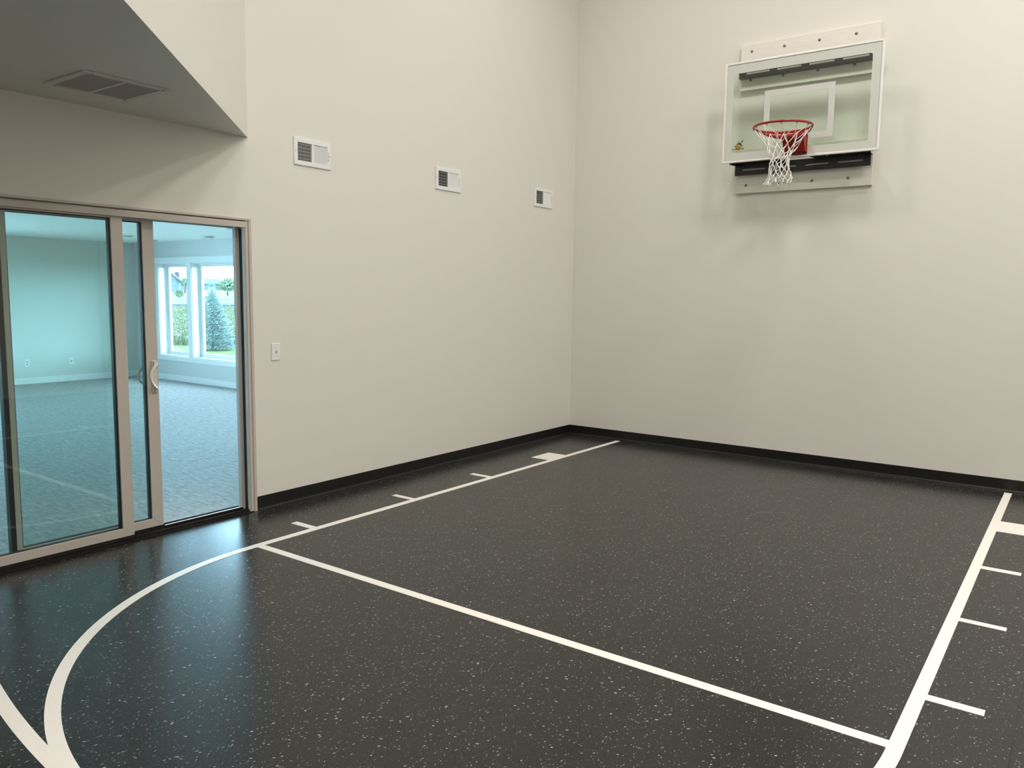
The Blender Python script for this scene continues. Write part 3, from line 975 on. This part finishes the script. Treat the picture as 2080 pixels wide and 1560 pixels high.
pc = MB()  # casing around the added patio door
pc.box(added_patio[0] - 0.09, added_patio[0], WY - 0.014, WY, 0.021, added_patio[3])
pc.box(added_patio[1], added_patio[1] + 0.09, WY - 0.014, WY, 0.021, added_patio[3])
pc.box(added_patio[0] - 0.09, added_patio[1] + 0.09, WY - 0.014, WY, added_patio[3], added_patio[3] + 0.09)
struct(pc.build('trim_2', 'trim', bevel=0.002))

# unseen wide window added further along the far wall to let in more daylight
wf = bpy.data.objects.new('window_6', None); COL.objects.link(wf); struct(wf); wf.location = (FX, -6.05, 0.44)
for a, b_ in ((-7.9, -6.051), (-6.049, -4.2)):
    f_ = ring(MB(), a, b_, 0.44, 2.02, FX - 0.13, FX - 0.06, 0.07, 0.07, 0.06, 0.06).build('window_frame', 'vinyl_w', wf)
    MB().box(FX - 0.10, FX - 0.094, a + 0.068, b_ - 0.068, 0.498, 1.962).build('glass', 'winglass', f_)
# outlets on the far wall
def plate(y, z, kind):
    if kind == 'outlet':
        r_ = thing('power_outlet', 'white duplex power outlet with dark slots, left one on the far wall', 'outlet', (FX, y, z))
    else:
        r_ = thing('cable_plate', 'white wall plate with pale cable jack, right one on the far wall', 'wall plate', (FX, y, z))
    MB().box(FX + 0.0004, FX + 0.007, y - 0.038, y + 0.038, z - 0.062, z + 0.062).build('cover_plate', 'plastic', r_, 0.003)
    if kind == 'outlet':
        for dz in (-0.021, 0.021):
            rc = MB().lathe([(0.017, FX + 0.007), (0.017, FX + 0.0085)], (0, y, z + dz), 18, axis='x', sm=False).build('receptacle', 'plastic', r_)
            MB().box(FX + 0.0085, FX + 0.0090, y - 0.008, y + 0.008, z + dz - 0.008, z + dz + 0.008).build('slots', 'darkhole', rc)
    else:
        MB().lathe([(0.020, FX + 0.007), (0.020, FX + 0.010), (0.012, FX + 0.014)], (0, y, z), 18, axis='x').build('jack', 'grille', r_)
plate(-1.916, 0.360, 'outlet'); plate(-1.223, 0.357, 'cable')

# recessed ceiling lights (switched off)
def downlight(x, y, label):
    r_ = thing('recessed_light', label, 'ceiling light', (x, y, FZ), 'recessed lights in the carpeted room')
    MB().lathe([(0.100, FZ - 0.0004), (0.100, FZ - 0.006), (0.070, FZ - 0.013), (0.068, FZ - 0.0006)], (x, y, 0), 28).build('trim_ring', 'enamel', r_)
    MB().lathe([(0.066, FZ - 0.0135), (0.066, FZ - 0.024), (0.040, FZ - 0.030), (0.0, FZ - 0.032)], (x, y, 0), 24).build('lamp_lens', 'lens', r_)
    return r_
downlight(-6.10, -0.55, 'round recessed ceiling light above the wide window, seen through the open gap')
downlight(-7.16, -1.23, 'round recessed ceiling light seen through the narrow overlap of the glass panels')
downlight(-7.82, -0.44, 'round recessed ceiling light partly hidden behind the sliding panel stile')
downlight(-4.36, -1.35, 'round recessed ceiling light cut off by the door head, nearest of them')

# ================================================================== outdoors
GZ = -0.30
struct(MB().box(-260, 120, 0.35, 330, GZ - 0.5, GZ).build('floor', 'lawn'))
DIRM = Vector((-0.846, 0.533, 0)); PERP = Vector((0.533, 0.846, 0)); C0 = Vector((4.71, -7.594, 0))
def W_(dist, side, z=0.0):
    """a point dist metres out along the window view axis, side metres to its right"""
    p = C0 + DIRM * dist + PERP * side
    return (p.x, p.y, z)
# spruce: tiers of upswept branches thick with needle tufts
def conifer(p, h, rad, label, seed):
    r0 = random.Random(seed)
    root = thing('spruce_tree', label, 'tree', (p[0], p[1], GZ))
    MB().tube([(p[0], p[1], GZ), (p[0], p[1], GZ + h * 0.5), (p[0], p[1], GZ + h * 0.97)], [0.05, 0.03, 0.006], 8).build('trunk', 'bark', root)
    fl = MB()
    for i in range(6500):
        u = 1 - math.sqrt(r0.random())            # more near the base
        tier = math.sin(u * 62)
        R_ = rad * (1 - u) ** 0.85 * (1 + 0.10 * tier) + 0.03
        a = r0.uniform(0, 2 * PI)
        lob = 1 + 0.10 * math.sin(7 * a + u * 40)
        q = R_ * lob * (0.35 + 0.65 * math.sqrt(r0.random()))
        dx, dy = math.cos(a), math.sin(a)
        c = Vector((p[0] + dx * q, p[1] + dy * q, GZ + h * (0.02 + 0.96 * u) + 0.05 * q - 0.03))
        L = r0.uniform(0.05, 0.10)
        tip = c + Vector((dx * L + r0.uniform(-.04, .04), dy * L + r0.uniform(-.04, .04), L * 0.55))
        w = Vector((-dy, dx, 0)) * 0.020
        n = len(fl.v)
        fl.v += [tuple(c - w), tuple(c + w), tuple(c + Vector((0, 0, 0.028))), tuple(tip)]
        fl.face([n, n + 1, n + 3]); fl.face([n, n + 2, n + 3]); fl.face([n + 1, n + 2, n + 3]); fl.face([n, n + 1, n + 2])
    fl.build('needle_foliage', 'spruce', root)
conifer((-17.9, 7.18), 2.05, 0.62, 'young blue-grey spruce standing on the lawn outside the wide window', 5)
# leafy trees
def leafy(p, h, rad, label, seed, trunk=0.45):
    r0 = random.Random(seed)
    GZ = p[2]
    root = thing('young_tree', label, 'tree', (p[0], p[1], GZ))
    MB().tube([(p[0], p[1], GZ), (p[0] + 0.05, p[1], GZ + h * 0.5), (p[0], p[1], GZ + h * 0.85)], [0.09, 0.06, 0.03], 8).build('trunk', 'bark', root)
    fl = MB()
    for i in range(1500):
        th, ph = r0.uniform(0, 2 * PI), math.acos(r0.uniform(-1, 1))
        q = r0.uniform(0.25, 1) ** 0.5 * rad * (0.8 + 0.25 * math.sin(3 * th) * math.sin(2 * ph))
        c = Vector((p[0] + q * math.sin(ph) * math.cos(th), p[1] + q * math.sin(ph) * math.sin(th), GZ + h * (trunk + (1 - trunk) / 2) + q * math.cos(ph) * h * (1 - trunk) / 2 / rad))
        s_ = 0.10
        a = Vector((r0.uniform(-1, 1), r0.uniform(-1, 1), r0.uniform(-1, 1))) * s_
        b_ = Vector((r0.uniform(-1, 1), r0.uniform(-1, 1), r0.uniform(-1, 1))) * s_
        n = len(fl.v)
        fl.v += [tuple(c - a), tuple(c + b_), tuple(c + a), tuple(c - b_)]
        fl.face([n, n + 1, n + 2, n + 3])
    fl.build('leaves', 'leaf', root)
# the ground climbs in gentle terraces beyond the meadow
BK = [(30, GZ), (61.0, 0.42), (61.6, 0.42), (61.65, 0.60), (66, 0.66), (68, 0.95), (72, 1.02), (92, 1.42), (130, 1.75), (260, 1.8)]
hb = MB()
for (d_, z_) in BK:
    for sd_ in (-60, 70):
        hb.v.append(W_(d_, sd_, z_))
for (d_, z_) in (BK[0], BK[-1]):
    for sd_ in (-60, 70):
        hb.v.append(W_(d_, sd_, GZ - 0.3))
for i in range(len(BK) - 1):
    hb.face([2 * i, 2 * i + 1, 2 * i + 3, 2 * i + 2])
k_ = 2 * len(BK)
hb.face([k_, k_ + 1, k_ + 3, k_ + 2]); hb.face([0, 1, k_ + 1, k_]); hb.face([k_ - 2, k_ - 1, k_ + 3, k_ + 2])
struct(hb.build('hills', 'meadow'))
def gz(d):
    for (a_, za_), (b_, zb_) in zip(BK, BK[1:]):
        if a_ <= d <= b_: return za_ + (zb_ - za_) * (d - a_) / (b_ - a_)
    return GZ if d < 30 else 1.8
leafy(W_(80, 2.75, gz(80)), 1.75, 0.85, 'young green tree by the houses, right half of the wide window', 21, 0.2)
leafy(W_(90, -1.10, gz(90)), 1.6, 0.50, 'young green tree beside the gabled house in the narrow window', 22)
leafy(W_(73, -1.35, gz(73)), 0.62, 0.34, 'small green bush below the gabled house in the narrow window', 23, 0.1)
# meadow: tall grass and pale flowers
def meadow():
    r0 = random.Random(3)
    mb = MB()
    for i in range(26000):
        d = 29.5 + 31.2 * r0.random() ** 1.2
        sd = r0.uniform(-0.075, 0.09) * d
        z0 = gz(d)
        p = Vector(W_(d, sd, z0))
        hgt = r0.uniform(0.10, 0.36) if d < 58 else r0.uniform(0.04, 0.12)
        w = r0.uniform(0.015, 0.035) * d / 35
        a = r0.uniform(0, PI)
        dx, dy = math.cos(a) * w, math.sin(a) * w
        lean = Vector((r0.uniform(-.12, .12), r0.uniform(-.12, .12), hgt))
        n = len(mb.v)
        mb.v += [(p.x - dx, p.y - dy, z0), (p.x + dx, p.y + dy, z0), tuple(p + lean)]
        mb.face([n, n + 1, n + 2], 0)
        if r0.random() < 0.09:
            q = p + lean; s_ = 0.028
            n = len(mb.v)
            mb.v += [(q.x - s_, q.y, q.z), (q.x, q.y - s_, q.z), (q.x + s_, q.y, q.z), (q.x, q.y + s_, q.z), (q.x, q.y, q.z + s_), (q.x, q.y, q.z - s_)]
            for f_ in ((0, 1, 4), (1, 2, 4), (2, 3, 4), (3, 0, 4), (1, 0, 5), (2, 1, 5), (3, 2, 5), (0, 3, 5)):
                mb.face([n + k for k in f_], 1)
    return mb
tag(meadow().build('meadow_grass', ['meadow', 'flower']), 'tall meadow grass with pale wildflowers beyond the mown lawn', 'grass', kind='stuff')
def obox(mb, d0, d1, s0, s1, z0, z1, mi=0):
    P = [W_(d0, s0), W_(d0, s1), W_(d1, s1), W_(d1, s0)]
    mb.hexa([(x, y, z0) for x, y, _ in P] + [(x, y, z1) for x, y, _ in P], mi)
    return mb
tag(obox(MB(), 61.1, 61.6, -1.7, 9.0, 0.40, 0.64).build('retaining_wall', 'stone'), 'low dark stone retaining wall behind the meadow', 'wall')
tag(obox(MB(), 62.4, 65.4, 0.2, 10.0, 0.62, 0.80).build('footpath', 'concrete'), 'pale raised concrete footpath behind the low dark stone wall', 'path')
fn = thing('rail_fence', 'pale two-rail fence above the footpath in the wide window', 'fence', W_(68.5, 4, 0.95))
for z in (1.06, 1.20):
    obox(MB(), 68.5, 68.56, 0.9, 10, z, z + 0.05).build('rail', 'fascia', fn)
for k in range(7):
    obox(MB(), 68.56, 68.64, 0.9 + 1.4 * k, 0.98 + 1.4 * k, 0.93, 1.26).build('post', 'fascia', fn)
# houses
def house(d, s0, s1, zb, z1, zr, label, wallm, gable=True):
    c = W_(d, (s0 + s1) / 2, GZ)
    r_ = thing('house', label, 'house', c)
    obox(MB(), d, d + 7, s0, s1, zb, z1).build('walls', wallm, r_)
    o = 0.35
    mb = MB()
    sm = (s0 + s1) / 2
    A = [W_(d - o, s0 - o, z1 - 0.1), W_(d - o, s1 + o, z1 - 0.1), W_(d - o, sm, zr)] if gable else None
    if gable:
        B_ = [W_(d + 7 + o, s0 - o, z1 - 0.1), W_(d + 7 + o, s1 + o, z1 - 0.1), W_(d + 7 + o, sm, zr)]
        n = 0
        mb.v += A + B_ + [(x, y, z - 0.12) for x, y, z in A + B_]
        for off in (0, 6):
            mb.face([off + 0, off + 2, off + 5, off + 3]); mb.face([off + 1, off + 2, off + 5, off + 4])
        mb.face([0, 2, 8, 6]); mb.face([1, 2, 8, 7]); mb.face([3, 5, 11, 9]); mb.face([4, 5, 11, 10]); mb.face([0, 3, 9, 6]); mb.face([1, 4, 10, 7])
        mb.build('roof', 'roof', r_)
        g = MB()
        g.v += [W_(d - 0.02, s0, z1), W_(d - 0.02, s1, z1), W_(d - 0.02, sm, zr - 0.25), W_(d + 0.1, s0, z1), W_(d + 0.1, s1, z1), W_(d + 0.1, sm, zr - 0.25)]
        g.face([0, 1, 2]); g.face([3, 4, 5]); g.face([0, 1, 4, 3]); g.face([1, 2, 5, 4]); g.face([0, 2, 5, 3])
        g.build('gable', 'siding2', r_)
        bd = MB()
        for (p_, q_) in ((0, 2), (1, 2)):
            bd.tube([Vector(A[p_]) + Vector((0.05, -0.03, -0.1)), Vector(A[q_]) + Vector((0.05, -0.03, -0.1))], 0.10, 4)
        bd.build('bargeboard', 'fascia', r_)
    else:
        P0 = [W_(d - o, s0 - o, z1 - 0.1), W_(d - o, s1 + o, z1 - 0.1), W_(d + 7 + o, s1 + o, z1 - 0.1), W_(d + 7 + o, s0 - o, z1 - 0.1)]
        P1 = [W_(d + 3.4, s0 + 1, zr), W_(d + 3.4, s1 - 1, zr), W_(d + 3.6, s1 - 1, zr), W_(d + 3.6, s0 + 1, zr)]
        MB().hexa(P0 + P1).build('roof', 'roof', r_)
    for k in range(max(1, int((s1 - s0) / 2.2))):
        sc_ = s0 + 1.0 + 2.2 * k
        if sc_ + 0.5 < s1:
            wf = obox(MB(), d - 0.05, d, sc_ - 0.4, sc_ + 0.4, z1 - 0.95, z1 - 0.35).build('window', 'fascia', r_)
            obox(MB(), d - 0.07, d - 0.05, sc_ - 0.32, sc_ + 0.32, z1 - 0.87, z1 - 0.43).build('pane', 'pane', wf)
    return r_
h1 = house(96, -7.6, -1.75, 1.3, 2.75, 5.6, 'blue-grey house with a white-edged gable at the left of the narrow window', 'siding')
obox(MB(), 98.5, 99.2, -2.25, -1.75, 2.9, 3.75).build('chimney', 'roof', h1)
house(150, -2.6, 4.7, 1.7, 3.0, 3.9, 'distant slate house with low roof, left in the wide window', 'siding2', False)
house(140, 4.5, 11.5, 1.7, 3.1, 3.9, 'distant slate house with low roof, right in the wide window', 'siding', False)
# parasols on the terraces
def parasol(d, s, z, label):
    z0 = gz(d)
    c = W_(d, s, z0)
    r_ = thing('parasol', label, 'parasol', c, 'blue parasols by the far houses')
    MB().tube([(c[0], c[1], z0), (c[0], c[1], z)], 0.035, 8).build('pole', 'bark', r_)
    MB().lathe([(0.34, z - 0.20), (0.34, z - 0.13), (0.16, z - 0.02), (0.02, z + 0.06)], (c[0], c[1], 0), 8, sm=False).build('canopy', 'canvas', r_)
parasol(84, -1.98, 2.30, 'bright blue parasol in front of the gabled house, narrow window')
parasol(84, 1.43, 2.36, 'bright blue parasol before the distant slate houses, wide window')
